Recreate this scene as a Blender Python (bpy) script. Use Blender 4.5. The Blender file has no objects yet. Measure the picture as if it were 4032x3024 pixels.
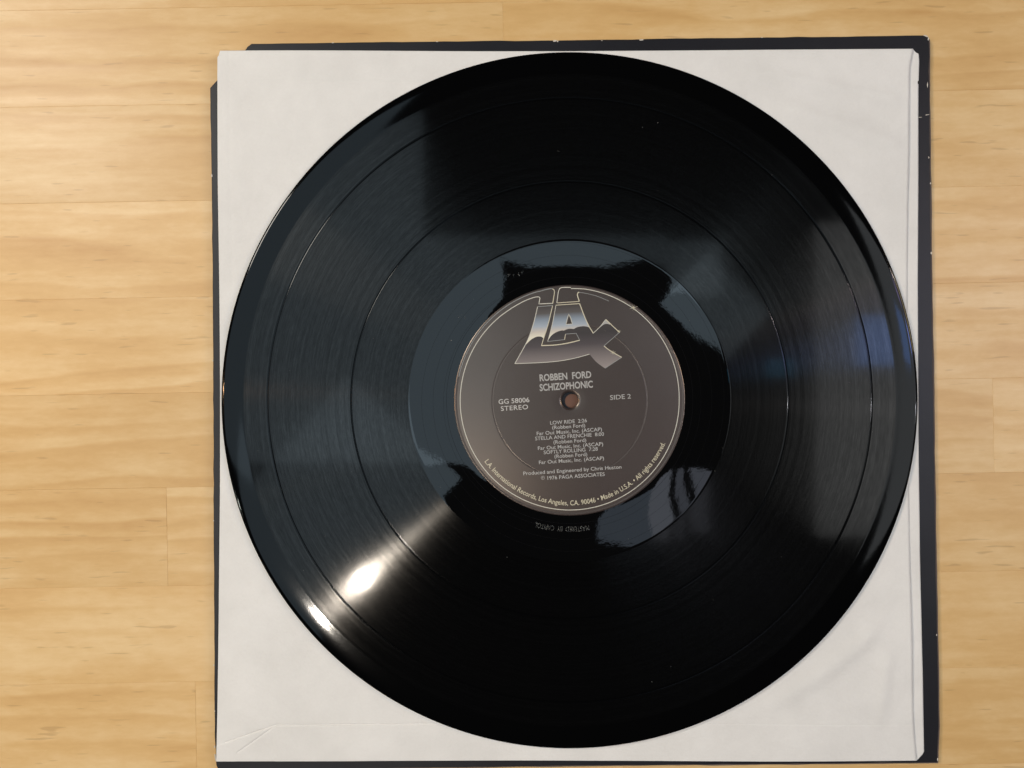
import bpy, bmesh, math, random
import numpy as np
from mathutils import Vector, Matrix
R = math.radians
random.seed(7)
scene = bpy.context.scene
COL = scene.collection

# ---------------------------------------------------------------- camera
# metres; origin = spindle hole seen from above, x right, y away, z up
Z_TABLE = 0.0
Z_REC = 0.0063                   # groove plane of the record
CAM_H = 0.3205                   # lens above the groove plane
F_PX = 2912.0                    # focal length in pixels of the 4032 px wide photo
PXM = CAM_H / F_PX               # metres per photo pixel on the groove plane
CX, CY = 2243.0, 1576.0          # the hole in the photo
FX, FY = (2016 - CX) * PXM, -(1512 - CY) * PXM     # point right under the lens

def at(px, py, z):
    """photo pixel (4032 wide) -> world x, y on the horizontal plane z"""
    d = (Z_REC + CAM_H - z) / F_PX
    return (FX + (px - 2016) * d, FY - (py - 1512) * d)

cam_data = bpy.data.cameras.new('camera')
cam_data.sensor_width = 36.0
cam_data.lens = F_PX / 4032 * 36.0
cam_data.clip_start = 0.01
cam_data.clip_end = 50
cam = bpy.data.objects.new('camera', cam_data)
COL.objects.link(cam)
cam.location = (FX, FY, Z_REC + CAM_H)
scene.camera = cam

# ---------------------------------------------------------------- world and lamps
world = bpy.data.worlds.new('World')
scene.world = world
world.use_nodes = True
bgn = world.node_tree.nodes['Background']
bgn.inputs[0].default_value = (0.95, 0.97, 1.0, 1)
bgn.inputs[1].default_value = 0.05
scene.view_settings.view_transform = 'Standard'
scene.view_settings.look = 'None'
scene.view_settings.exposure = 0
scene.view_settings.gamma = 1

LAMP_H = 1.20                    # stand-in light panels above the groove plane

def over(px, py, h=LAMP_H):
    """place on the plane h above the record that the record mirrors at photo pixel px, py (2212 wide)"""
    k = (CAM_H + h) / 1597.0
    return (FX + (px - 1106) * k, FY - (py - 829.5) * k)

def area(name, x0, y0, x1, y1, radiance, colour, h=LAMP_H):
    a, b = over(x0, y0, h), over(x1, y1, h)
    w, d = abs(b[0] - a[0]), abs(b[1] - a[1])
    L = bpy.data.lights.new(name, 'AREA')
    L.shape = 'RECTANGLE'
    L.size, L.size_y = w, d
    L.energy = radiance * math.pi * w * d
    L.color = colour
    o = bpy.data.objects.new(name, L)
    COL.objects.link(o)
    o.location = ((a[0] + b[0]) / 2, (a[1] + b[1]) / 2, Z_REC + h)
    return o

def bulb(name, px, py, radius, watts, colour, h=LAMP_H):
    L = bpy.data.lights.new(name, 'POINT')
    L.shadow_soft_size = radius
    L.energy = watts
    L.color = colour
    o = bpy.data.objects.new(name, L)
    COL.objects.link(o)
    p = over(px, py, h)
    o.location = (p[0], p[1], Z_REC + h)
    return o

def panel(name, cx, cy, w, d, deg, radiance, colour, h=LAMP_H):
    """a turned rectangular light; centre, size and turn as the record mirrors them (degrees, clockwise in the photo)"""
    o = area(name, cx - w / 2, cy - d / 2, cx + w / 2, cy + d / 2, radiance, colour, h)
    o.rotation_euler = (0, 0, R(-deg))
    return o

bulb('room_bulb', 785, 1250, 0.0115, 7.0, (1.0, 0.90, 0.77), 0.90)
kx, ky = over(60, 200, 1.0)
key = area('left_lamp', 0, 0, 330, 330, 33.0, (1.0, 0.93, 0.82), 1.0)
key.location = (kx, ky, 1.0)
key.rotation_euler = Vector((kx, ky, 1.0)).to_track_quat('Z', 'Y').to_euler()
fx_, fy_ = over(3000, 420, 1.0)
fill_ = area('right_fill', 0, 0, 420, 420, 13.0, (1.0, 0.77, 0.46), 1.0)  # added warm fill to brighten the right side, no known lamp
fill_.location = (fx_, fy_, 1.0)
fill_.rotation_euler = Vector((fx_, fy_, 1.0)).to_track_quat('Z', 'Y').to_euler()
CEILING_TINT = (0.68, 0.87, 1.0)
area('ceiling_stand_in', 150, 240, 915, 575, 1.45, CEILING_TINT)  # added panels stand in for the bright ceiling, gaps shape its dark reflections
area('ceiling_stand_in', 150, 575, 1090, 1000, 1.45, CEILING_TINT)
panel('ceiling_stand_in', 660, 1160, 640, 330, -48, 1.45, CEILING_TINT, LAMP_H + 0.01)
area('ceiling_stand_in', 915, 510, 1440, 575, 1.45, CEILING_TINT)
panel('ceiling_stand_in', 1545, 665, 190, 150, 42, 1.6, CEILING_TINT)
area('ceiling_stand_in', 1440, 520, 1560, 640, 1.6, CEILING_TINT, LAMP_H + 0.01)
area('ceiling_stand_in', 1760, 480, 2500, 1160, 2.0, (0.94, 0.98, 1.0), LAMP_H + 0.02)
area('window_light', 1290, 1040, 1400, 1165, 1.15, (0.68, 0.82, 1.0))
area('window_light', 1400, 1010, 1445, 1165, 1.9, (0.80, 0.86, 1.0))
area('window_light', 1458, 1010, 1476, 1165, 1.2, (0.78, 0.84, 1.0))
area('window_light', 1490, 1010, 1530, 1150, 1.5, (0.78, 0.84, 1.0))
area('tint_panel', 1850, 680, 2000, 790, 6.0, (0.14, 0.36, 1.0), LAMP_H - 0.05)  # added blue and violet panels that tint the right grooves, no known screen
area('tint_panel', 2150, 640, 2300, 730, 24.0, (0.26, 0.36, 1.0), LAMP_H - 0.05)
area('tint_panel', 2080, 545, 2190, 600, 14.0, (0.55, 0.40, 1.0), LAMP_H - 0.05)
area('tint_panel', 1655, 775, 1715, 815, 1.6, (0.1, 0.6, 1.0), LAMP_H - 0.05)
bulb('side_lamp', -150, 830, 0.014, 9.0, (1.0, 0.55, 0.26), 1.0)
bulb('side_lamp', -100, 1300, 0.014, 3.0, (0.95, 1.0, 0.88), 1.0)
bulb('side_lamp', 2500, 905, 0.014, 3.5, (0.98, 0.95, 1.0), 1.0)
bulb('side_lamp', 2400, 430, 0.014, 3.0, (1.0, 0.82, 0.80), 1.0)

# ---------------------------------------------------------------- helpers
def tag(o, label=None, cat=None, group=None, kind=None):
    if label: o['label'] = label
    if cat: o['category'] = cat
    if group: o['group'] = group
    if kind: o['kind'] = kind
    return o

def empty(name, loc=(0, 0, 0)):
    o = bpy.data.objects.new(name, None)
    o.empty_display_size = 0.02
    COL.objects.link(o)
    o.location = loc
    return o

def link(name, me, mat, parent=None, smooth=False):
    if mat is not None and not me.materials:
        me.materials.append(mat)
    if smooth:
        me.polygons.foreach_set('use_smooth', [True] * len(me.polygons))
    o = bpy.data.objects.new(name, me)
    COL.objects.link(o)
    if parent is not None:
        o.parent = parent
    return o

def mesh_py(name, v, f):
    me = bpy.data.meshes.new(name)
    me.from_pydata(v, [], f)
    me.update()
    return me

class NT:
    """small node graph helper"""
    def __init__(self, name):
        self.m = bpy.data.materials.new(name)
        self.m.use_nodes = True
        self.t = self.m.node_tree
        self.t.nodes.clear()
        self.out = self.t.nodes.new('ShaderNodeOutputMaterial')
    def n(self, kind, props=None, **ins):
        nd = self.t.nodes.new(kind)
        for k, v in (props or {}).items():
            setattr(nd, k, v)
        for k, v in ins.items():
            key = int(k[1:]) if k[0] == 'i' and k[1:].isdigit() else k.replace('_', ' ')
            self.put(nd.inputs[key], v)
        return nd
    def put(self, sock, v):
        if isinstance(v, bpy.types.Node):
            v = v.outputs[0]
        if isinstance(v, bpy.types.NodeSocket):
            self.t.links.new(v, sock)
        else:
            sock.default_value = v
    def math(self, op, a, b=None, c=None, clamp=False):
        nd = self.t.nodes.new('ShaderNodeMath')
        nd.operation = op
        nd.use_clamp = clamp
        for i, x in enumerate((a, b, c)):
            if x is not None:
                self.put(nd.inputs[i], x)
        return nd.outputs[0]
    def mix(self, fac, a, b, blend='MIX'):
        nd = self.t.nodes.new('ShaderNodeMix')
        nd.data_type = 'RGBA'
        nd.blend_type = blend
        self.put(nd.inputs[0], fac)
        self.put(nd.inputs[6], a)
        self.put(nd.inputs[7], b)
        return nd.outputs[2]
    def ramp(self, fac, stops, interp='LINEAR'):
        nd = self.t.nodes.new('ShaderNodeValToRGB')
        nd.color_ramp.interpolation = interp
        el = nd.color_ramp.elements
        while len(el) < len(stops):
            el.new(0.5)
        for e, (p, c) in zip(el, stops):
            e.position = p
            e.color = c if len(c) == 4 else (*c, 1)
        self.put(nd.inputs[0], fac)
        return nd.outputs[0]
    def noise(self, vec, scale, detail=3, rough=0.5, dist=0.0, dims='3D'):
        nd = self.t.nodes.new('ShaderNodeTexNoise')
        nd.noise_dimensions = dims
        if dims == '1D':
            self.put(nd.inputs['W'], vec)
        else:
            self.put(nd.inputs['Vector'], vec)
        nd.inputs['Scale'].default_value = scale
        nd.inputs['Detail'].default_value = detail
        nd.inputs['Roughness'].default_value = rough
        nd.inputs['Distortion'].default_value = dist
        return nd.outputs[0]
    def scaled(self, vec, s):
        nd = self.t.nodes.new('ShaderNodeVectorMath')
        nd.operation = 'MULTIPLY'
        self.put(nd.inputs[0], vec)
        nd.inputs[1].default_value = s
        return nd.outputs[0]
    def done(self, shader):
        self.t.links.new(shader.outputs[0], self.out.inputs[0])
        return self.m

# ---------------------------------------------------------------- materials
def mat_wood():
    k = NT('pine_wood')
    tc = k.n('ShaderNodeTexCoord')
    oi = k.n('ShaderNodeObjectInfo')
    rnd = oi.outputs['Random']
    off = k.n('ShaderNodeCombineXYZ', None, X=k.math('MULTIPLY', rnd, 7.3), Y=k.math('MULTIPLY', rnd, 31.7), Z=k.math('MULTIPLY', rnd, 3.1))
    vm = k.n('ShaderNodeVectorMath', {'operation': 'ADD'}, i0=tc.outputs['Object'], i1=off.outputs[0])
    p = vm.outputs[0]
    sep = k.n('ShaderNodeSeparateXYZ', None, i0=p)
    # growth rings cut flat: one-sided bands that wander along the board
    warp = k.noise(k.scaled(p, (5.0, 26.0, 1.0)), 1.0, 2, 0.5)
    warp2 = k.noise(k.scaled(p, (24.0, 80.0, 1.0)), 1.0, 2, 0.55)
    t = k.math('ADD', k.math('MULTIPLY', sep.outputs[1], 78.0), k.math('ADD', k.math('MULTIPLY', warp, 3.6), k.math('MULTIPLY', warp2, 0.30)))
    saw = k.math('FRACT', t)
    band = k.ramp(saw, [(0.0, (0, 0, 0)), (0.30, (0.10, 0.10, 0.10)), (0.72, (0.80, 0.80, 0.80)), (0.84, (1, 1, 1)), (1.0, (0.0, 0.0, 0.0))])
    bandamp = k.ramp(k.noise(k.scaled(p, (3.5, 22.0, 1.0)), 1.0, 2), [(0.36, (0.10, 0.10, 0.10)), (0.66, (0.85, 0.85, 0.85))])
    band = k.math('MULTIPLY', band, bandamp)
    fib = k.noise(k.scaled(p, (9.0, 150.0, 1.0)), 1.0, 4, 0.6)
    blotch = k.noise(k.scaled(p, (14.0, 40.0, 1.0)), 1.0, 3, 0.55)
    mott = k.noise(k.scaled(p, (110.0, 330.0, 1.0)), 1.0, 4, 0.65)
    d = k.math('ADD', k.math('MULTIPLY', band, 0.46), k.math('MULTIPLY', k.math('SUBTRACT', fib, 0.5), 0.52))
    d = k.math('ADD', d, k.math('MULTIPLY', k.math('SUBTRACT', blotch, 0.5), 1.1))
    d = k.math('ADD', d, k.math('MULTIPLY', k.math('SUBTRACT', mott, 0.5), 0.55))
    d = k.math('ADD', d, 0.25, clamp=True)
    col = k.ramp(d, [(0.0, (0.76, 0.540, 0.272)), (0.40, (0.67, 0.430, 0.178)), (1.0, (0.55, 0.310, 0.105))])
    # resin flecks: short dark dashes along the grain
    fl = k.noise(k.scaled(p, (75.0, 620.0, 1.0)), 1.0, 1, 0.4)
    where = k.noise(k.scaled(p, (16.0, 30.0, 1.0)), 1.0, 1)
    fl = k.ramp(k.math('ADD', fl, k.math('MULTIPLY', where, 0.16)), [(0.775, (0, 0, 0)), (0.85, (1, 1, 1))])
    col = k.mix(k.math('MULTIPLY', fl, 0.36), col, (0.36, 0.21, 0.08, 1))
    # every stave has a tone of its own
    tone = k.ramp(rnd, [(0.0, (0.94, 0.92, 0.88)), (0.5, (1.0, 1.0, 1.0)), (1.0, (1.04, 1.04, 1.05))])
    col = k.mix(1.0, col, tone, 'MULTIPLY')
    bump = k.n('ShaderNodeBump', None, Strength=0.10, Distance=0.0004, Height=k.math('ADD', fib, k.math('MULTIPLY', mott, 0.6)))
    bs = k.n('ShaderNodeBsdfPrincipled', None, Base_Color=col, Roughness=k.math('ADD', 0.32, k.math('MULTIPLY', fib, 0.16)), Normal=bump.outputs[0])
    bs.inputs['Specular IOR Level'].default_value = 0.5
    return k.done(bs)

def mat_paper():
    k = NT('white_paper')
    tc = k.n('ShaderNodeTexCoord')
    p = tc.outputs['Object']
    cloud = k.noise(p, 38.0, 5, 0.6)
    fine = k.noise(p, 900.0, 3, 0.6)
    f = k.math('ADD', k.math('MULTIPLY', cloud, 0.8), k.math('MULTIPLY', fine, 0.2))
    col = k.ramp(f, [(0.35, (0.735, 0.722, 0.695)), (0.65, (0.805, 0.792, 0.765))])
    bump = k.n('ShaderNodeBump', None, Strength=0.7, Distance=0.0016, Height=k.math('ADD', cloud, k.math('MULTIPLY', fine, 0.04)))
    bs = k.n('ShaderNodeBsdfPrincipled', None, Base_Color=col, Roughness=0.62, Normal=bump.outputs[0])
    bs.inputs['Specular IOR Level'].default_value = 0.25
    return k.done(bs)

def mat_card():
    k = NT('black_card')
    tc = k.n('ShaderNodeTexCoord')
    p = tc.outputs['Object']
    n1 = k.noise(p, 1800.0, 3, 0.7)
    n2 = k.noise(p, 30.0, 3, 0.5)
    col = k.ramp(k.math('ADD', k.math('MULTIPLY', n1, 0.5), k.math('MULTIPLY', n2, 0.5)), [(0.3, (0.008, 0.008, 0.011)), (0.7, (0.016, 0.016, 0.020))])
    bump = k.n('ShaderNodeBump', None, Strength=0.2, Distance=0.0002, Height=n1)
    bs = k.n('ShaderNodeBsdfPrincipled', None, Base_Color=col, Roughness=0.42, Normal=bump.outputs[0])
    bs.inputs['Specular IOR Level'].default_value = 0.32
    return k.done(bs)

def plain(name, col, rough=0.5, spec=0.5):
    k = NT(name)
    bs = k.n('ShaderNodeBsdfPrincipled', None, Base_Color=(*col, 1), Roughness=rough)
    bs.inputs['Specular IOR Level'].default_value = spec
    return k.done(bs)

def mat_groove():
    """pressed grooves: light fans out along the radius, stays tight along the groove"""
    k = NT('grooved_vinyl')
    tc = k.n('ShaderNodeTexCoord')
    flat = k.scaled(tc.outputs['Object'], (1, 1, 0))
    r = k.n('ShaderNodeVectorMath', {'operation': 'LENGTH'}, i0=flat).outputs['Value']
    coarse = k.noise(r, 260.0, 3, 0.6, dims='1D')
    fine = k.noise(r, 1500.0, 2, 0.6, dims='1D')
    quiet = k.ramp(k.noise(r, 520.0, 2, 0.7, dims='1D'), [(0.40, (0.74, 0.74, 0.74)), (0.62, (1, 1, 1))])
    amp = k.math('MULTIPLY', quiet, k.math('ADD', 0.58, k.math('MULTIPLY', fine, 0.84)))
    unit = k.n('ShaderNodeVectorMath', {'operation': 'NORMALIZE'}, i0=flat)
    turn = k.n('ShaderNodeSeparateXYZ', None, i0=k.scaled(unit.outputs[0], (26, 26, 0)))
    pol = k.n('ShaderNodeCombineXYZ', None, X=k.math('MULTIPLY', r, 1500.0), Y=turn.outputs[0], Z=turn.outputs[1])
    dash = k.ramp(k.noise(pol.outputs[0], 1.0, 2, 0.7), [(0.36, (0.55, 0.55, 0.55)), (0.66, (1.4, 1.4, 1.4))])
    amp1 = k.math('MULTIPLY', amp, dash)
    rough = k.math('ADD', 0.098, k.math('MULTIPLY', coarse, 0.04))
    tan = k.n('ShaderNodeTangent', {'direction_type': 'RADIAL', 'axis': 'Z'})
    c1 = k.mix(1.0, (0.0085, 0.0082, 0.0078, 1), amp1, 'MULTIPLY')
    c2 = k.mix(1.0, (0.0088, 0.0085, 0.0082, 1), amp, 'MULTIPLY')
    core = k.n('ShaderNodeBsdfAnisotropic', None, Color=c1, Roughness=rough, Anisotropy=0.48, Tangent=tan.outputs[0])
    fan = k.n('ShaderNodeBsdfAnisotropic', None, Color=c2, Roughness=0.17, Anisotropy=0.70, Tangent=tan.outputs[0])
    sh = k.n('ShaderNodeBsdfAnisotropic', None, Color=(0.0095, 0.0092, 0.0090, 1), Roughness=0.062, Anisotropy=0.2, Tangent=tan.outputs[0])
    df = k.n('ShaderNodeBsdfDiffuse', None, Color=(0.0008, 0.0008, 0.0009, 1))
    a = k.n('ShaderNodeAddShader', None, i0=core.outputs[0], i1=sh.outputs[0])
    a = k.n('ShaderNodeAddShader', None, i0=a.outputs[0], i1=fan.outputs[0])
    b = k.n('ShaderNodeAddShader', None, i0=a.outputs[0], i1=df.outputs[0])
    return k.done(b)

def mat_smooth_vinyl(name, refl, rough):
    k = NT(name)
    tc = k.n('ShaderNodeTexCoord')
    n = k.noise(tc.outputs['Object'], 420.0, 3, 0.6)
    bump = k.n('ShaderNodeBump', None, Strength=0.045, Distance=0.00012, Height=n)
    g = k.n('ShaderNodeBsdfAnisotropic', None, Color=(refl, refl * 1.01, refl * 1.02, 1), Roughness=rough, Normal=bump.outputs[0])
    df = k.n('ShaderNodeBsdfDiffuse', None, Color=(0.0008, 0.0008, 0.0009, 1))
    b = k.n('ShaderNodeAddShader', None, i0=g.outputs[0], i1=df.outputs[0])
    return k.done(b)

def mat_label():
    k = NT('label_paper')
    tc = k.n('ShaderNodeTexCoord')
    p = tc.outputs['Object']
    n = k.noise(p, 2600.0, 2, 0.6)
    n2 = k.noise(p, 60.0, 3, 0.5)
    f = k.math('ADD', k.math('MULTIPLY', n, 0.6), k.math('MULTIPLY', n2, 0.4))
    col = k.ramp(f, [(0.3, (0.028, 0.0200, 0.0190)), (0.7, (0.038, 0.0275, 0.0265))])
    bump = k.n('ShaderNodeBump', None, Strength=0.12, Distance=0.0001, Height=n)
    bs = k.n('ShaderNodeBsdfPrincipled', None, Base_Color=col, Roughness=0.31, Normal=bump.outputs[0])
    bs.inputs['Specular IOR Level'].default_value = 1.15
    bs.inputs['Specular Tint'].default_value = (1.0, 0.83, 0.70, 1)
    return k.done(bs)

# logo pixels: crop of the photo at (1950,1100), 4.022x
def lg(x, y):
    return ((1950 + x / 4.022 - CX) * PXM, -(1100 + y / 4.022 - CY) * PXM)

def mat_gradient(name, stops, noise_amt=0.12):
    """flat print whose ink blends down the label; stops = (crop y, colour)"""
    k = NT(name)
    tc = k.n('ShaderNodeTexCoord')
    sep = k.n('ShaderNodeSeparateXYZ', None, i0=tc.outputs['Object'])
    y0, y1 = lg(0, stops[0][0])[1], lg(0, stops[-1][0])[1]
    # the blend tilts with the print
    yy = k.math('SUBTRACT', sep.outputs[1], k.math('MULTIPLY', sep.outputs[0], 0.06))
    mr = k.n('ShaderNodeMapRange', None, i0=yy, i1=y0, i2=y1, i3=0.0, i4=1.0)
    col = k.ramp(mr.outputs[0], [((s[0] - stops[0][0]) / (stops[-1][0] - stops[0][0]), s[1]) for s in stops])
    bs = k.n('ShaderNodeBsdfPrincipled', None, Base_Color=col, Roughness=0.42)
    bs.inputs['Specular IOR Level'].default_value = 0.4
    return k.done(bs)

def mat_stamp():
    """pressed marks; patchy pale grey paints in the glints they catch"""
    k = NT('stamp_glint_vinyl')
    tc = k.n('ShaderNodeTexCoord')
    n = k.noise(tc.outputs['Object'], 2300.0, 2, 0.6)
    col = k.ramp(n, [(0.42, (0.004, 0.004, 0.004)), (0.55, (0.06, 0.06, 0.055)), (0.68, (0.42, 0.42, 0.38))])
    bs = k.n('ShaderNodeBsdfPrincipled', None, Base_Color=col, Roughness=0.35)
    return k.done(bs)

M = dict(
    wood=mat_wood(), paper=mat_paper(), card=mat_card(), groove=mat_groove(),
    dead=mat_smooth_vinyl('dead_wax_vinyl', 0.033, 0.022),
    gap=mat_smooth_vinyl('track_gap_vinyl', 0.014, 0.10),
    rim=mat_smooth_vinyl('rim_vinyl', 0.016, 0.07),
    label=mat_label(),
    cream=plain('cream_ink', (0.62, 0.57, 0.42), 0.45, 0.4),
    line=plain('silver_line_ink', (0.60, 0.58, 0.50), 0.45, 0.4),
    dimline=plain('dim_line_ink', (0.30, 0.31, 0.30), 0.45, 0.4),
    grey=plain('pale_grey_ink', (0.40, 0.39, 0.37), 0.45, 0.4),
    white=plain('white_ink', (0.55, 0.53, 0.50), 0.45, 0.4),
    small=plain('small_type_ink', (0.46, 0.45, 0.43), 0.45, 0.4),
    worn=plain('bare_card', (0.62, 0.57, 0.50), 0.8, 0.2),
    lint=plain('grey_lint', (0.20, 0.20, 0.19), 0.8, 0.2),
    edge=plain('card_edge', (0.16, 0.125, 0.11), 0.8, 0.2),
    brown=plain('brown_card', (0.15, 0.080, 0.058), 0.7, 0.2),
    stamp=mat_stamp(),
    groove_line=plain('run_out_groove_vinyl', (0.003, 0.003, 0.004), 0.6, 0.08),
    under=plain('underside', (0.05, 0.03, 0.02), 0.8, 0.2),
)

# ---------------------------------------------------------------- table: glued pine staves
ANG = R(1.03)
table = empty('wooden_table', (0, 0, 0))
tag(table, 'pale pine table top of glued staves under the record and its sleeves', 'table')

def stave_mesh(L, W):
    """a board with a tiny eased edge, top face at z = 0"""
    e, T = 0.00007, 0.018
    x, y = L / 2, W / 2
    lo = [(-x, -y, -T), (x, -y, -T), (x, y, -T), (-x, y, -T)]
    mid = [(-x, -y, -e), (x, -y, -e), (x, y, -e), (-x, y, -e)]
    top = [(-x + e, -y + e, 0), (x - e, -y + e, 0), (x - e, y - e, 0), (-x + e, y - e, 0)]
    v = lo + mid + top
    f = [(3, 2, 1, 0), (8, 9, 10, 11)]
    for a in (0, 4):
        for i in range(4):
            j = (i + 1) % 4
            f.append((a + i, a + j, a + 4 + j, a + 4 + i))
    return mesh_py('stave', v, f)

# table axes: u along the grain, v across it; photo row lines measured at x = 400 px
ca, sa = math.cos(ANG), math.sin(ANG)
def to_uv(px, py):
    x, y = at(px, py, 0.0)
    return (x * ca + y * sa, -x * sa + y * ca)
rows = [-1860, -1482, -1104, -724, -344, 36, 416, 796, 1175, 1552, 1924, 2311, 2690, 3070, 3450, 3830, 4210, 4590]
joints0 = {0: [900, 3300], 1: [1500, 3000], 2: [1983], 3: [2300], 4: [1700, 4700], 5: [2650], 6: [2100, 3913],
          7: [658, 3000], 8: [1900], 9: [772, 2450], 10: [1400, 3500], 11: [800, 2600]}
joints = {k + 3: v for k, v in joints0.items()}
joints.update({0: [600, 3100], 1: [-300, 2200], 2: [1400, 3900], 15: [300, 2700], 16: [1900, 4300]})
gap = 0.00001
for i in range(len(rows) - 1):
    v1, v0 = to_uv(400, rows[i])[1], to_uv(400, rows[i + 1])[1]
    xs = [-3200] + joints[i] + [7200]
    for a, b in zip(xs[:-1], xs[1:]):
        py = (rows[i] + rows[i + 1]) / 2
        u0, u1 = to_uv(a, py)[0], to_uv(b, py)[0]
        me = stave_mesh(u1 - u0 - gap, v1 - v0 - gap)
        o = link('stave', me, M['wood'], table)
        uc, vc = (u0 + u1) / 2, (v0 + v1) / 2
        o.location = (uc * ca - vc * sa, uc * sa + vc * ca, random.uniform(-0.00003, 0.00003))
        o.rotation_euler = (0, 0, ANG)

# ---------------------------------------------------------------- outer card jacket
def slab(name, pts, z0, z1, mat, parent, bevel=0.0003, side=None):
    """flat board from an outline (counter-clockwise), with eased upper edge"""
    n = len(pts)
    P = np.array(pts)
    c = P.mean(axis=0)
    d = P - c
    ins = c + d * (1 - bevel / np.abs(d).max())
    v = [(x, y, z0) for x, y in P] + [(x, y, z1 - bevel * 0.7) for x, y in P] + [(x, y, z1) for x, y in ins]
    f = [tuple(range(n - 1, -1, -1)), tuple(range(2 * n, 3 * n))]
    for a in (0, n):
        for i in range(n):
            j = (i + 1) % n
            f.append((a + i, a + j, a + n + j, a + n + i))
    me = mesh_py(name, v, f)
    me.materials.append(mat)
    if side is not None:
        me.materials.append(side)
        for k, pl in enumerate(me.polygons):
            pl.material_index = 1 if 2 <= k < 2 + n else 0
    return link(name, me, mat, parent)

def densify(pts, step=60, jit=0.8, seed=1):
    """photo outline with a hand-cut wobble"""
    rg = random.Random(seed)
    out = []
    for (a, b), (c, d) in zip(pts, pts[1:] + pts[:1]):
        L = math.hypot(c - a, d - b)
        k = max(1, int(L / step))
        for i in range(k):
            t = i / k
            jx, jy = (rg.gauss(0, jit), rg.gauss(0, jit)) if i else (0, 0)
            out.append((a + (c - a) * t + jx, b + (d - b) * t + jy))
    return out

jacket = empty('record_jacket', (*at(2250, 1580, 0), 0.0))
tag(jacket, 'black card record jacket with scuffed edges lying on the table beneath the white sleeve', 'record jacket')
jacket_px = [(827, 346), (866, 303), (960, 206), (974, 184), (990, 172), (1300, 168), (1580, 165), (2250, 158), (2900, 149), (3500, 141), (3638, 139),
             (3651, 142), (3657, 152), (3659, 168), (3661, 500), (3666, 1000), (3676, 1600), (3685, 2200), (3695, 2700), (3697, 2860), (3692, 2960), (3691, 3003),
             (3300, 3007), (2400, 3014), (1580, 3024), (1000, 3032), (860, 3034), (851, 3012), (845, 2900), (843, 2400), (838, 1300), (833, 700)]
ZJ = 0.0033
def jpts(px, z, dx=0.0, dy=0.0):
    o = jacket.location
    return [(at(x, y, z)[0] - o.x + dx, at(x, y, z)[1] - o.y + dy) for x, y in px][::-1]
wob = densify(jacket_px, 55, 0.7, 3)
slab('front_panel', jpts(wob, ZJ), 0.0019, ZJ, M['card'], jacket, 0.00022, M['edge'])
slab('back_panel', jpts(densify(jacket_px, 55, 0.9, 9), 0.0014, 0.0005, -0.0003), 0.0002, 0.0014, M['edge'], jacket, 0.0002)
# worn spots where the black print has come off
def flake(px, py, w, h, seed, ang=0.0):
    rg = random.Random(seed)
    cx_, cy_ = at(px, py, ZJ)
    n = 9
    pts = []
    for i in range(n):
        a = 2 * math.pi * i / n
        q = rg.uniform(0.45, 1.0)
        x, y = math.cos(a) * w * q * PXM / 2, math.sin(a) * h * q * PXM / 2
        pts.append((cx_ - jacket.location.x + x * math.cos(ang) - y * math.sin(ang), cy_ - jacket.location.y + x * math.sin(ang) + y * math.cos(ang)))
    v = [(x, y, ZJ - 0.0002) for x, y in pts] + [(x, y, ZJ + 0.00004) for x, y in pts]
    f = [tuple(range(n, 2 * n))] + [(i, (i + 1) % n, n + (i + 1) % n, n + i) for i in range(n)]
    link('worn_spot', mesh_py('worn_spot', v, f), M['worn'], jacket)
for i, (px, py, w, h, a) in enumerate([(2184, 161, 20, 10, 0), (2196, 163, 9, 8, 0), (2525, 157, 20, 8, 0), (2370, 160, 7, 5, 0), (834, 690, 8, 16, 0),
                                      (3645, 142, 22, 7, -0.3), (3655, 153, 7, 18, 0), (3652, 335, 6, 34, 0), (3651, 452, 26, 4, 0.12), (3657, 620, 6, 12, 0.2),
                                      (3664, 722, 6, 12, 0), (3667, 997, 8, 14, 0), (3620, 462, 30, 2.5, 0.05), (848, 2985, 8, 40, 0.1), (858, 2990, 14, 8, 0),
                                      (845, 2940, 5, 14, 0), (846, 2800, 4, 8, 0), (842, 2620, 4, 10, 0), (841, 2050, 4, 9, 0), (838, 1420, 4, 8, 0), (3688, 2500, 4, 9, 0),
                                      (3692, 2990, 6, 14, 0), (1720, 164, 12, 4, 0), (1310, 169, 12, 4, 0), (3000, 148, 10, 4, 0)]):
    flake(px, py, w, h, i, a)

# ---------------------------------------------------------------- white paper inner sleeve
sleeve = empty('paper_sleeve', (*at(2240, 1590, 0.004), 0.0035))
tag(sleeve, 'creased white paper inner sleeve lying between the black record and its card jacket', 'paper sleeve')
ZP = 0.0041
def curve_x(pts, y):
    ys = [p[1] for p in pts]; xs = [p[0] for p in pts]
    return np.interp(y, ys, xs)
def curve_y(pts, x):
    xs = [p[0] for p in pts]; ys = [p[1] for p in pts]
    return np.interp(x, xs, ys)
left_e = [(870, 203), (864, 222), (859, 228), (859, 300), (861, 700), (864, 1100), (866, 1500), (866, 1900), (863, 2400), (859, 2800), (855, 2994)]
fold_e = [(3592, 195), (3588, 225), (3581, 262), (3579, 300), (3577, 420), (3576, 600), (3573, 800), (3573, 1200), (3576, 1700), (3583, 2200), (3589, 2600), (3592, 2780), (3597, 2880), (3603, 2945), (3608, 2992)]
top_e = [(870, 203), (1500, 203), (2250, 202), (2900, 199), (3592, 195)]
bot_e = [(855, 2994), (1500, 2992), (2300, 2995), (3000, 2995), (3608, 2992)]
right_e = [(3596, 196), (3602, 206), (3616, 213), (3618, 240), (3616, 318), (3610, 325), (3615, 333), (3614, 700), (3614, 1100), (3616, 1700), (3622, 2200), (3632, 2650), (3635, 2860), (3637, 2958), (3632, 2968), (3612, 2990)]

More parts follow.
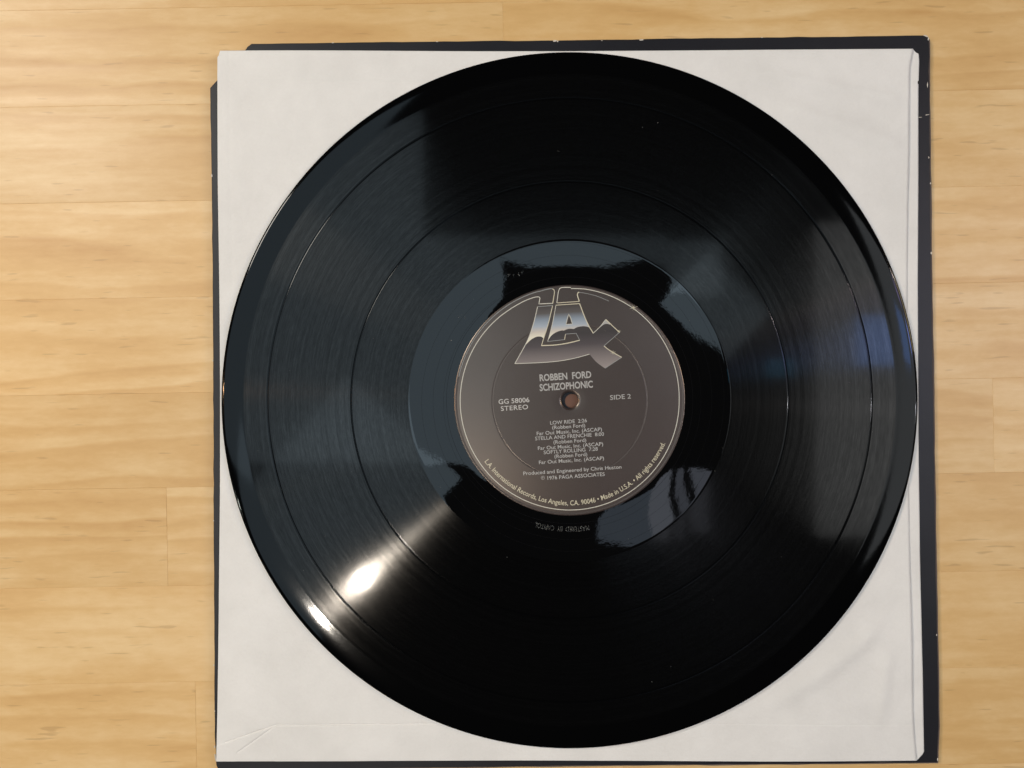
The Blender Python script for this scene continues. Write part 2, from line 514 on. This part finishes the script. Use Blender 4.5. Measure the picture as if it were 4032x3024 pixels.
def vnoise(x, y, seed):
    """smooth random field from a few cosine waves"""
    rg = np.random.RandomState(seed)
    s = np.zeros_like(x)
    for _ in range(14):
        a = rg.uniform(0, 2 * np.pi); k = rg.uniform(25, 130); ph = rg.uniform(0, 6.28)
        s += np.cos(k * (x * np.cos(a) + y * np.sin(a)) + ph) / (k / 25) ** 1.1
    return s / 3.0

def sstep(e0, e1, t):
    u = np.clip((t - e0) / (e1 - e0), 0, 1)
    return u * u * (3 - 2 * u)

def paper_height(px, py, x, y):
    rr = np.hypot(x, y)
    free = sstep(0.150, 0.185, rr)                                 # lies flat under the record, lifts in the corners
    h = 0.00030 * vnoise(x, y, 5) * (0.35 + free) + 0.0013 * free * (0.6 + 0.5 * vnoise(x * 0.7, y * 0.7, 8))
    h += 0.00010 * (1 - sstep(316, 332, py + 0.004 * (px - 900))) * (1 - sstep(1700, 3200, px))      # turned-in top hem
    h += 0.00007 * (1 - sstep(214, 226, py))
    # bottom seam that shows through as a step, with a small folded wedge at its left end
    yl = np.where(px < 1088, 2850 + (1088 - px) * 0.352, 2850 + 0.0 * px)
    fade = 1 - 0.85 * sstep(1250, 2300, px)
    on = sstep(884, 892, px)
    h += 0.00016 * sstep(-3, 6, py - yl) * fade
    h -= 0.00038 * np.exp(-((py - yl) / 2.6) ** 2) * fade * on
    yw = 2852 + (1088 - px) * 0.715
    inw = sstep(-3, 5, py - yw) * sstep(925, 940, px) * (1 - sstep(1078, 1090, px))
    h -= 0.00010 * inw
    h -= 0.00030 * np.exp(-((py - yw) / 3.2) ** 2) * sstep(930, 945, px) * (1 - sstep(1070, 1090, px))
    # hem line near the top, soft vertical fold marks down the left side
    h -= 0.00010 * np.exp(-((py - 324) / 4.0) ** 2) * (1 - sstep(1500, 2600, px)) * sstep(890, 930, px)
    h -= 0.00006 * np.exp(-((px - 905 - 0.01 * (py - 300)) / 9.0) ** 2) * (1 - sstep(900, 1500, py))
    # long soft ripples running into the upper right corner
    q = (py - 330) - 0.33 * (px - 2800)
    h += 0.00125 * np.exp(-(q / 42.0) ** 2) * sstep(2950, 3200, px) * (1 - sstep(3480, 3575, px))
    q = (py - 250) - 0.20 * (px - 2800)
    h += 0.00080 * np.exp(-(q / 30.0) ** 2) * sstep(2850, 3100, px) * (1 - sstep(3500, 3570, px))
    q = (py - 2740) + 0.50 * (px - 3080) + 0.0006 * (px - 3080) ** 2
    h += 0.00120 * np.exp(-(q / 45.0) ** 2) * sstep(2950, 3150, px) * (1 - sstep(3400, 3500, px))
    q = (px - 3475) + 0.12 * (py - 2700)
    h += 0.00095 * np.exp(-(q / 30.0) ** 2) * sstep(2520, 2640, py) * (1 - sstep(2760, 2900, py))
    return h

def sheet(name, le, re, te, be, nu, nv, zbase, hfun, parent, drop):
    yv = np.linspace(0, 1, nv)
    # denser rows where the creases are
    t = np.concatenate([np.linspace(0, 0.075, int(nv * 0.16), endpoint=False), np.linspace(0.075, 0.93, int(nv * 0.52), endpoint=False), np.linspace(0.93, 1, nv - int(nv * 0.16) - int(nv * 0.52))])
    u = np.linspace(0, 1, nu) if nu < 50 else np.concatenate([np.linspace(0, 0.10, nu // 3, endpoint=False), np.linspace(0.10, 1, nu - nu // 3)])
    ly = le[0][1] + (le[-1][1] - le[0][1]) * t
    ry = re[0][1] + (re[-1][1] - re[0][1]) * t
    lx, rx = curve_x(le, ly), curve_x(re, ry)
    tx = te[0][0] + (te[-1][0] - te[0][0]) * u
    bx = be[0][0] + (be[-1][0] - be[0][0]) * u
    ty, by = curve_y(te, tx), curve_y(be, bx)
    U, T = np.meshgrid(u, t)
    lin = lambda a, b, w: a * (1 - w) + b * w
    X = lin(lx[:, None], rx[:, None], U) + lin(tx[None, :], bx[None, :], T) - (lin(lin(lx[0], rx[0], U), lin(lx[-1], rx[-1], U), T))
    Y = lin(ly[:, None], ry[:, None], U) + lin(ty[None, :], by[None, :], T) - (lin(lin(ly[0], ry[0], U), lin(ly[-1], ry[-1], U), T))
    rg = np.random.RandomState(3)
    d = (Z_REC + CAM_H - zbase) / F_PX
    wx, wy = FX + (X - 2016) * d, FY - (Y - 1512) * d
    H = hfun(X, Y, wx, wy)
    o = parent.location
    V = np.stack([wx - o.x, wy - o.y, zbase + H - o.z], axis=-1).reshape(-1, 3)
    nvv, nuu = X.shape
    idx = np.arange(nvv * nuu).reshape(nvv, nuu)
    F = np.stack([idx[:-1, :-1], idx[1:, :-1], idx[1:, 1:], idx[:-1, 1:]], axis=-1).reshape(-1, 4)
    ring = np.concatenate([idx[:, 0], idx[-1, 1:], idx[::-1, -1][1:], idx[0, ::-1][1:-1]])
    low = V[ring].copy(); low[:, 2] = drop - o.z
    n0 = len(V)
    k = np.arange(len(ring)); kn = (k + 1) % len(ring)
    S = np.stack([ring[k], n0 + k, n0 + kn, ring[kn]], axis=-1)
    V = np.concatenate([V, low]); nF = len(F); F = np.concatenate([F, S])
    me = bpy.data.meshes.new(name)
    me.vertices.add(len(V)); me.vertices.foreach_set('co', V.ravel())
    me.loops.add(len(F) * 4); me.loops.foreach_set('vertex_index', F.ravel().astype(np.int32))
    me.polygons.add(len(F)); me.polygons.foreach_set('loop_start', np.arange(len(F), dtype=np.int32) * 4)
    me.polygons.foreach_set('use_smooth', np.arange(len(F)) < nF)
    me.update(calc_edges=True)
    me.validate()
    return link(name, me, M['paper'], parent)

sheet('front_sheet', left_e, fold_e, top_e, bot_e, 330, 340, ZP, paper_height, sleeve, ZP - 0.00025)
strip_l = [(x - 30, y) for x, y in fold_e]
sheet('side_flap', strip_l, right_e, [strip_l[0], right_e[0]], [strip_l[-1], right_e[-1]], 14, 240, ZP - 0.00028,
      lambda px, py, x, y: 0.0004 * sstep(0.15, 0.185, np.hypot(x, y)) * (0.6 + 0.4 * vnoise(x * 0.6, y * 0.6, 8)) + 0.00012 * vnoise(x * 3, y * 3, 4), sleeve, ZP - 0.0007)

# ---------------------------------------------------------------- the record
record = empty('vinyl_record', (0, 0, Z_REC))
tag(record, 'shiny black vinyl record with a dark grey paper label lying on the white sleeve', 'vinyl record')
mm = 0.001
NSEG = 384

def lathe(name, prof, mat, parent, n=NSEG):
    """prof = [(r mm, z mm)], from inside to outside over the top"""
    v, f = [], []
    for r, z in prof:
        for i in range(n):
            a = 2 * math.pi * i / n
            v.append((r * mm * math.cos(a), r * mm * math.sin(a), z * mm))
    for k in range(len(prof) - 1):
        for i in range(n):
            j = (i + 1) % n
            f.append((k * n + i, (k + 1) * n + i, (k + 1) * n + j, k * n + j))
    return link(name, mesh_py(name, v, f), mat, parent, smooth=True)

ROUT = 151.0
def gz(r):      # very slight dish of the pressed playing surface
    return 0.0
# lead-in rim with its raised bead, rounded edge and the underside down to the hole
prof = [(141.4, 0.0), (141.6, 0.004), (142.0, 0.022), (142.6, 0.054), (143.3, 0.092), (144.2, 0.138), (145.2, 0.182), (146.3, 0.222), (147.4, 0.25), (148.4, 0.262), (149.2, 0.25), (149.9, 0.20), (150.4, 0.11), (150.8, -0.05), (ROUT, -0.35),
        (150.9, -0.65), (150.6, -0.95), (150.1, -1.15), (149.2, -1.28), (148, -1.33), (100, -1.33), (8, -1.33), (4.2, -1.33)]
lathe('rim', prof, M['rim'], record)
# tracks and the smooth gaps between them
for a, b in ((131.5, 141.4), (95.2, 130.4), (69.9, 94.2)):
    lathe('track_band', [(a, 0.0), (a + 0.05, 0.0), ((a + b) / 2, 0.0), (b - 0.05, 0.0), (b, 0.0)], M['groove'], record)
for a, b in ((130.4, 131.5), (94.2, 95.2)):
    m_ = (a + b) / 2
    lathe('track_gap', [(a, 0.0), (a + 0.12, -0.004), (a + 0.25, -0.016), (m_ - 0.14, -0.055), (m_, -0.075), (m_ + 0.14, -0.055), (b - 0.25, -0.016), (b - 0.12, -0.004), (b, 0.0)], M['gap'], record)
lathe('dead_wax', [(49.6, -0.02), (50.6, 0.0), (51.4, 0.02), (53, 0.03), (60, 0.03), (68.8, 0.02), (69.5, 0.03), (69.9, 0.0)], M['dead'], record)

def ribbon_me(name, pts, w, zf, closed=False):
    """flat line of width w along 2-D points (record metres), laid on zf(r)"""
    n = len(pts)
    v, f = [], []
    for i, (x, y) in enumerate(pts):
        if closed:
            a, b = pts[i - 1], pts[(i + 1) % n]
        else:
            a, b = pts[max(i - 1, 0)], pts[min(i + 1, n - 1)]
        dx, dy = b[0] - a[0], b[1] - a[1]
        L = math.hypot(dx, dy) or 1e-9
        nx, ny = -dy / L, dx / L
        ww = w(i / max(1, n - 1)) if callable(w) else w
        for s in (1, -1):
            X, Y = x + nx * ww / 2 * s, y + ny * ww / 2 * s
            v.append((X, Y, zf(math.hypot(X, Y))))
    m_ = n if closed else n - 1
    for i in range(m_):
        j = (i + 1) % n
        f.append((2 * i, 2 * i + 1, 2 * j + 1, 2 * j))
    return mesh_py(name, v, f)

# run-out spiral: two and a half wide turns in the dead wax, ending in a locked groove
sp = []
for i in range(900):
    t = i / 899
    r = 69.4 - 15.4 * (t ** 0.85) * 1.0
    a = 2.2 - t * 2 * math.pi * 3.0
    sp.append((r * mm * math.cos(a), r * mm * math.sin(a)))
link('run_out_groove', ribbon_me('run_out_groove', sp, 0.06 * mm, lambda r: 0.037 * mm), M['groove_line'], record)
lock = [(53.4 * mm * math.cos(2 * math.pi * i / 240), 53.4 * mm * math.sin(2 * math.pi * i / 240)) for i in range(240)]
link('locked_groove', ribbon_me('locked_groove', lock, 0.09 * mm, lambda r: 0.038 * mm, True), M['groove_line'], record)

# ---- the paper label
def lz(r):
    """height of the label face in metres at radius r (m)"""
    r = r / mm
    pts = [(3.6, 0.10), (3.9, 0.30), (4.4, 0.50), (5.0, 0.56), (33.2, 0.58), (33.45, 0.53), (33.75, 0.60), (34.0, 0.60), (48.9, 0.02), (49.15, 0.10), (49.45, 0.13), (49.7, 0.10), (49.9, 0.02), (50.1, -0.05)]
    return float(np.interp(r, [p[0] for p in pts], [p[1] for p in pts])) * mm
lab_r = [3.6, 3.75, 3.9, 4.15, 4.4, 4.7, 5.0, 8, 14, 20, 27, 32.6, 33.1, 33.2, 33.32, 33.45, 33.6, 33.75, 33.88, 34.0, 34.4, 38, 42, 46, 48.4, 48.8, 48.9, 49.05, 49.2, 49.35, 49.5, 49.65, 49.75, 49.85, 49.95, 50.03, 50.1]
label = lathe('centre_label', [(r, lz(r * mm) / mm) for r in lab_r], M['label'], record)
lathe('hole_wall', [(4.2, -1.33), (3.62, -1.3), (3.6, -1.1), (3.6, 0.10)], M['label'], record, 96)

P1 = 18e-6
def lift(k):
    return lambda r: lz(r) + P1 * k

def finish_flat(bm, name, k, mat, parent, maxlen=0.0007):
    for _ in range(6):
        long_e = [e for e in bm.edges if e.calc_length() > maxlen]
        if not long_e: break
        bmesh.ops.subdivide_edges(bm, edges=long_e, cuts=1)
        bmesh.ops.triangulate(bm, faces=bm.faces)
    for v in bm.verts:
        v.co.z = lz(math.hypot(v.co.x, v.co.y)) + P1 * k
    for f in bm.faces:
        if f.normal.z < 0: f.normal_flip()
    me = bpy.data.meshes.new(name)
    bm.to_mesh(me); bm.free()
    return link(name, me, mat, parent, smooth=True)

def fill(name, loops, k, mat, parent=None):
    """flat printed area bounded by closed loops (the later ones are holes)"""
    cu = bpy.data.curves.new('outline', 'CURVE')
    cu.dimensions = '2D'; cu.fill_mode = 'BOTH'
    for lp in loops:
        s = cu.splines.new('POLY')
        s.points.add(len(lp) - 1)
        for p, q in zip(s.points, lp):
            p.co = (q[0] * 100, q[1] * 100, 0, 1)
        s.use_cyclic_u = True
    ob = bpy.data.objects.new('outline', cu)
    COL.objects.link(ob)
    dg = bpy.context.evaluated_depsgraph_get()
    me = ob.evaluated_get(dg).to_mesh()
    bm = bmesh.new(); bm.from_mesh(me)
    bpy.data.objects.remove(ob); bpy.data.curves.remove(cu)
    bmesh.ops.scale(bm, vec=(0.01, 0.01, 0.01), verts=bm.verts)
    bmesh.ops.remove_doubles(bm, verts=bm.verts, dist=1e-7)
    bmesh.ops.triangulate(bm, faces=bm.faces)
    bm.normal_update()
    return finish_flat(bm, name, k, mat, parent or label)

def text_me(body, bold=0.0, space=1.0):
    cu = bpy.data.curves.new('type', 'FONT')
    cu.body = body; cu.size = 1.0
    cu.fill_mode = 'FRONT'; cu.offset = bold; cu.space_character = space
    cu.resolution_u = 3
    ob = bpy.data.objects.new('type', cu)
    COL.objects.link(ob)
    dg = bpy.context.evaluated_depsgraph_get()
    me = ob.evaluated_get(dg).to_mesh()
    bm = bmesh.new(); bm.from_mesh(me)
    bpy.data.objects.remove(ob); bpy.data.curves.remove(cu)
    bmesh.ops.triangulate(bm, faces=bm.faces)
    return bm

CAP = 0.729        # cap height of the built-in face at size 1
TILT = R(3.9)
def words(body, x0, x1, yc, cap, mat, bold=0.0, space=1.0, name='lettering'):
    """a line of type; numbers are pixels of the crop at (1900,1400), 3.1908x"""
    bm = text_me(body, bold, space)
    xs = [v.co.x for v in bm.verts]
    a, b = min(xs), max(xs)
    k = PXM / 3.1908
    w = (x1 - x0) * k / math.cos(TILT)
    h = cap * k
    cx_, cy_ = (1900 + (x0 + x1) / 2 / 3.1908 - CX) * PXM, -(1400 + yc / 3.1908 - CY) * PXM
    ca_, sa_ = math.cos(TILT), math.sin(TILT)
    for v in bm.verts:
        X = ((v.co.x - a) / (b - a) - 0.5) * w
        Y = (v.co.y / CAP - 0.5) * h
        v.co = (cx_ + X * ca_ - Y * sa_, cy_ + X * sa_ + Y * ca_, 0)
    bm.normal_update()
    return finish_flat(bm, name, 3, mat, label, 0.01)

words('ROBBEN  FORD', 716, 1363, 256, 86, M['grey'], 0.026)
words('SCHIZOPHONIC', 716, 1383, 378, 88, M['grey'], 0.026)
words('GG 58006', 201, 587, 566, 62, M['white'], 0.006)
words('STEREO', 230, 570, 653, 60, M['white'], 0.006, 1.1)
words('SIDE 2', 1600, 1860, 517, 60, M['grey'], 0.006)
lines = [('LOW RIDE  2:26', 849, 1308, 828), ('(Robben Ford)', 875, 1287, 888), ('Far Out Music, Inc. (ASCAP)', 680, 1497, 950),
         ('STELLA AND FRENCHIE  8:00', 660, 1523, 1011), ('(Robben Ford)', 890, 1300, 1072), ('Far Out Music, Inc. (ASCAP)', 695, 1512, 1134),
         ('SOFTLY ROLLING  7:28', 768, 1445, 1191), ('(Robben Ford)', 903, 1313, 1250), ('Far Out Music, Inc. (ASCAP)', 708, 1523, 1312),
         ('Produced and Engineered by Chris Huston', 512, 1742, 1436)]
for s, a, b, y in lines:
    words(s, a, b, y, 47, M['small'], 0.006)
words('1976 PAGA ASSOCIATES', 815, 1532, 1510, 48, M['small'], 0.006)
words('P', 749, 765, 1533, 26, M['small'], 0.0)
pc = ((1900 + 757 / 3.1908 - CX) * PXM, -(1400 + 1534 / 3.1908 - CY) * PXM)
cr = 21 / 3.1908 * PXM
link('lettering', ribbon_me('lettering', [(pc[0] + cr * math.cos(t * 2 * math.pi / 24), pc[1] + cr * math.sin(t * 2 * math.pi / 24)) for t in range(24)], 0.12 * mm, lift(3), True), M['small'], label)

def arc_words(body, a0, a1, rad, cap, mat, bold, parent, zf, name='lettering', outward=False):
    """type bent round the centre between two angles measured from straight down (degrees, left to right)"""
    bm = text_me(body, bold)
    xs = [v.co.x for v in bm.verts]
    x0, x1 = min(xs), max(xs)
    for v in bm.verts:
        t = (v.co.x - x0) / (x1 - x0)
        y = v.co.y / CAP * cap
        if outward:
            t = 1 - t
            r = rad + y
        else:
            r = rad - y
        a = R(-90 + a0 + (a1 - a0) * t)
        X, Y = r * mm * math.cos(a), r * mm * math.sin(a)
        v.co = (X, Y, 0)
    bm.normal_update()
    for v in bm.verts:
        v.co.z = zf(math.hypot(v.co.x, v.co.y))
    for f in bm.faces:
        if f.normal.z < 0: f.normal_flip()
    me = bpy.data.meshes.new(name); bm.to_mesh(me); bm.free()
    return link(name, me, mat, parent)
arc_words('L.A. International Records, Los Angeles, CA. 90046 \u2022 Made in U.S.A. \u2022 All rights reserved.', -54.2, 65.6, 45.5, 2.25, M['cream'], 0.004, label, lift(3))
arc_words('MASTERED  BY  CAPITOL', -15.6, 8.6, 54.8, 2.3, M['stamp'], -0.012, record, lambda r: 0.036 * mm, 'stamped_lettering', True)

# ---- printed emblem on the label
def spline_pts(pts, n=8, closed=False):
    """Catmull-Rom through crop points, returned in record metres"""
    P = [Vector((*lg(x, y), 0)) for x, y in pts]
    out = []
    m_ = len(P)
    for i in range(m_ if closed else m_ - 1):
        if closed:
            p0, p1, p2, p3 = P[i - 1], P[i], P[(i + 1) % m_], P[(i + 2) % m_]
        else:
            p0, p1, p2, p3 = P[max(i - 1, 0)], P[i], P[i + 1], P[min(i + 2, m_ - 1)]
        for j in range(n):
            t = j / n
            out.append(0.5 * ((2 * p1) + (-p0 + p2) * t + (2 * p0 - 5 * p1 + 4 * p2 - p3) * t * t + (-p0 + 3 * p1 - 3 * p2 + p3) * t ** 3))
    if not closed:
        out.append(P[-1])
    return [(p.x, p.y) for p in out]
def straight(pts):
    return [lg(x, y) for x, y in pts]
def chain(*segs):
    out = []
    for s in segs:
        for p in s:
            if not out or math.hypot(p[0] - out[-1][0], p[1] - out[-1][1]) > 2e-5:
                out.append(p)
    return out

S = straight
l_left = spline_pts([(310, 1335), (500, 990), (600, 720), (670, 435)])
outline = chain(l_left, S([(908, 415)]), spline_pts([(908, 415), (840, 700), (765, 940), (730, 1055)]), spline_pts([(730, 1055), (950, 1045), (1150, 1015), (1335, 965)]),
                S([(1280, 855), (1110, 868), (1097, 955), (830, 985)]), spline_pts([(830, 985), (905, 700), (960, 410)]), S([(1335, 385)]),
                spline_pts([(1335, 385), (1400, 560), (1470, 720), (1550, 855)]), S([(1660, 750), (1748, 635), (1850, 735), (1965, 840), (1718, 1055)]),
                spline_pts([(1718, 1055), (1800, 1120), (1900, 1180), (2000, 1235)]), S([(1735, 1410)]), spline_pts([(1735, 1410), (1600, 1310), (1490, 1185)]),
                spline_pts([(1490, 1185), (1250, 1250), (1000, 1295), (700, 1320), (310, 1335)])[:-1])
tri = S([(1162, 550), (1138, 630), (1120, 715), (1220, 710), (1195, 620)])
emblem_dark = mat_gradient('emblem_shade_ink', [(420, (0.075, 0.062, 0.056, 1)), (860, (0.044, 0.037, 0.036, 1)), (1040, (0.075, 0.062, 0.064, 1)), (1250, (0.20, 0.172, 0.165, 1)), (1420, (0.30, 0.26, 0.245, 1))])
emblem_sky = mat_gradient('emblem_sky_ink', [(410, (0.062, 0.052, 0.048, 1)), (520, (0.10, 0.09, 0.085, 1)), (620, (0.23, 0.275, 0.330, 1)), (720, (0.36, 0.41, 0.47, 1)), (800, (0.56, 0.51, 0.45, 1)), (880, (0.74, 0.70, 0.56, 1)), (1040, (0.76, 0.72, 0.56, 1))])
fill('emblem', [outline, tri], 1, emblem_dark)
sky_l = chain(S([(908, 415)]), spline_pts([(908, 415), (840, 700), (775, 915)]), spline_pts([(762, 945), (752, 925), (720, 908), (650, 912), (560, 962), (475, 1045)]), spline_pts([(480, 1030), (500, 990), (600, 720), (670, 435)]))
fill('emblem', [sky_l], 2, emblem_sky)
sky_a = chain(S([(960, 410), (1335, 385)]), spline_pts([(1335, 385), (1400, 560), (1470, 720), (1500, 770)]),
              spline_pts([(1485, 762), (1440, 748), (1380, 744), (1300, 758), (1240, 788)]), spline_pts([(1240, 788), (1190, 782), (1140, 790), (1085, 812)]),
              spline_pts([(1085, 812), (1040, 812), (960, 840), (890, 890), (838, 960)]), spline_pts([(838, 950), (905, 700), (955, 430)]))
fill('emblem', [sky_a, tri], 2, emblem_sky)
tip = chain(S([(1748, 635), (1815, 702)]), spline_pts([(1815, 720), (1780, 708), (1735, 708), (1690, 735), (1655, 765)]))
fill('emblem', [tip], 2, M['grey'])

def line(pts, w, mat, k=3, closed=False, name='emblem_line'):
    # resample so that the line follows the label face
    out = []
    n = len(pts)
    for i in range(n if closed else n - 1):
        a, b = pts[i], pts[(i + 1) % n]
        L = math.hypot(b[0] - a[0], b[1] - a[1])
        m_ = max(1, int(L / 0.0008))
        out += [(a[0] + (b[0] - a[0]) * j / m_, a[1] + (b[1] - a[1]) * j / m_) for j in range(m_)]
    if not closed: out.append(pts[-1])
    return link(name, ribbon_me(name, out, w * mm, lift(k), closed), mat, label)

W = 0.26
line(l_left, 0.30, M['line'])
line(S([(670, 435), (908, 415)]), W, M['dimline'], 4)
line(spline_pts([(908, 415), (840, 700), (765, 940), (730, 1055)]), 0.30, M['cream'])
line(spline_pts([(730, 1050), (950, 1040), (1150, 1010), (1335, 965)]), 0.42, M['cream'], 4)
line(S([(1335, 965), (1280, 855), (1110, 868), (1097, 955), (830, 985)]), 0.22, M['dimline'])
line(S([(1110, 868), (1097, 955)]), 0.28, M['cream'], 4)
line(spline_pts([(830, 985), (905, 700), (960, 410)]), 0.24, M['line'])
line(S([(960, 410), (1335, 385)]), 0.30, M['cream'], 4)
line(spline_pts([(1335, 385), (1400, 560), (1470, 720), (1550, 855)]), 0.38, M['cream'])
line(S([(1550, 855), (1660, 750), (1748, 635)]), 0.26, M['line'], 4)
line(S([(1748, 635), (1850, 735), (1965, 840)]), 0.36, M['cream'], 5)
line(S([(1965, 840), (1718, 1055)]), 0.22, M['dimline'], 4)
line(spline_pts([(1718, 1055), (1800, 1120), (1900, 1180), (2000, 1235)]), 0.34, M['cream'])
line(S([(2000, 1235), (1735, 1410)]), 0.2, M['dimline'], 4)
line(spline_pts([(1490, 1185), (1250, 1250), (1000, 1295), (700, 1320), (310, 1335)]), 0.26, M['line'])
line(tri, 0.28, M['line'], 4, True)
# the ring round the label that runs into the upper strokes of the emblem
def ring(r, a0, a1, n=160):
    return [(r * mm * math.cos(R(a0 + (a1 - a0) * i / n)), r * mm * math.sin(R(a0 + (a1 - a0) * i / n))) for i in range(n + 1)]
def prad(a):
    """measured radius of the printed ring, mm, by angle"""
    return float(np.interp(a % 360, [0, 55, 82, 100, 133, 180, 270, 360], [431, 440, 442, 436, 429, 431, 432, 431])) * PXM / mm
def pring(a0, a1, n=200):
    return [(prad(a0 + (a1 - a0) * i / n) * mm * math.cos(R(a0 + (a1 - a0) * i / n)), prad(a0 + (a1 - a0) * i / n) * mm * math.sin(R(a0 + (a1 - a0) * i / n))) for i in range(n + 1)]
def adeg(x, y):
    q = lg(x, y)
    return math.degrees(math.atan2(q[1], q[0]))
line(chain(pring(adeg(1200, 128), adeg(0, 650) - 360), S([(90, 575), (180, 510), (262, 455), (350, 402), (430, 358), (520, 318), (590, 293), (640, 280), (678, 276), (700, 283), (708, 300), (690, 390), (910, 380)])), 0.34, M['line'], name='printed_ring')
line(chain(ring(446 * PXM / mm, 168, adeg(640, 205)), S([(700, 190), (780, 167), (840, 153), (880, 147), (908, 150), (928, 166), (937, 195), (934, 235), (910, 380)])), 0.30, M['dimline'])  # outer stroke; its left arc paints the label rim's glare as a dim line
line(S([(908, 150), (928, 166), (937, 195), (934, 235), (910, 380)]), 0.32, M['cream'], 4)
line(S([(975, 375), (996, 215), (1004, 178), (1020, 146), (1050, 130), (1120, 127), (1200, 128)]), 0.32, M['line'], 5)
line(S([(1330, 350), (1306, 275), (1300, 245), (1303, 222), (1314, 208), (1330, 204)]), 0.40, M['cream'], 4)
line(S([(975, 375), (1330, 350)]), 0.28, M['cream'], 4)
line(chain(spline_pts([(1330, 205), (1450, 225), (1620, 270), (1800, 345)])), 0.2, M['dimline'])
def spark(x, y, size, mat):
    c = lg(x, y)
    for a, q in ((0.3, 1.0), (1.35, 0.7), (2.1, 0.8), (2.75, 0.45)):
        d = size * q * mm
        pts = [(c[0] + math.cos(a) * d * t, c[1] + math.sin(a) * d * t) for t in (-1, -0.5, 0, 0.5, 1)]
        link('sparkle', ribbon_me('sparkle', pts, lambda t: 0.03 * mm + 0.24 * mm * (1 - abs(2 * t - 1)) ** 1.5, lift(6)), mat, label)
spark(2190, 450, 2.0, M['cream']); spark(1958, 828, 1.0, M['cream']); spark(1862, 1160, 1.3, M['cream'])

# ---- scratched marks in the dead wax (photo pixels)
def scratch(pts, w=0.12):
    q = [((x - CX) * PXM, -(y - CY) * PXM) for x, y in pts]
    link('scratched_mark', ribbon_me('scratched_mark', q, w * mm, lambda r: 0.039 * mm), M['stamp'], record)
for c in ((1816, 1234), (2015, 1075), (2045, 1068)):
    rg = random.Random(c[0])
    for _ in range(4):
        x, y = c[0] + rg.uniform(-18, 18), c[1] + rg.uniform(-14, 14)
        a = rg.uniform(1.0, 2.2); L = rg.uniform(4, 11)
        scratch([(x, y), (x + L * 0.5 * math.cos(a) + 2, y + L * 0.5 * math.sin(a)), (x + L * math.cos(a), y + L * math.sin(a))], rg.uniform(0.08, 0.2))
scratch([(1831, 1252), (1834, 1256)], 0.4); scratch([(1776, 1339), (1779, 1343)], 0.4)

# ---- dust and lint on the playing surface
rg = random.Random(21)
dv, df = [], []
def speck(x, y, L, w, a):
    n0 = len(dv)
    for i, (u, q) in enumerate(((-0.5, -0.4), (0.5, -0.5), (0.5, 0.5), (-0.5, 0.4))):
        X, Y = u * L, q * w
        dv.append((x + X * math.cos(a) - Y * math.sin(a), y + X * math.sin(a) + Y * math.cos(a), 0.00004 + (0.00008 if i == 1 else 0)))
    df.append((n0, n0 + 1, n0 + 2, n0 + 3))
for _ in range(26):
    r, a = rg.uniform(60, 140) * mm, rg.uniform(0, 6.283)
    L = rg.uniform(0.10, 0.28) * mm
    speck(r * math.cos(a), r * math.sin(a), L, L * rg.uniform(0.4, 1), rg.uniform(0, 3.14))
for _ in range(4):
    r, a = rg.uniform(66, 138) * mm, rg.uniform(0, 6.283)
    speck(r * math.cos(a), r * math.sin(a), rg.uniform(0.6, 1.5) * mm, 0.05 * mm, rg.uniform(0, 3.14))
tag(link('dust', mesh_py('dust', dv, df), M['lint'], record), kind='stuff')

# ---- what shows through the spindle hole: brown card on the sleeve
o = sleeve.location
def disc(name, px, py, rad, z, mat):
    c = at(px, py, ZP); n = 40
    v = [(c[0] - o.x + rad * mm * math.cos(2 * math.pi * i / n), c[1] - o.y + rad * mm * math.sin(2 * math.pi * i / n), z - o.z) for i in range(n)]
    v += [(x, y, q - 0.0002) for x, y, q in v]
    link(name, mesh_py(name, v, [tuple(range(n))] + [(i, n + i, n + (i + 1) % n, (i + 1) % n) for i in range(n)]), mat, sleeve)
disc('hole_rim', 2243, 1578, 5.6, ZP + 0.00040, M['card'])
disc('hole_backing', 2252, 1579, 3.1, ZP + 0.00046, M['brown'])
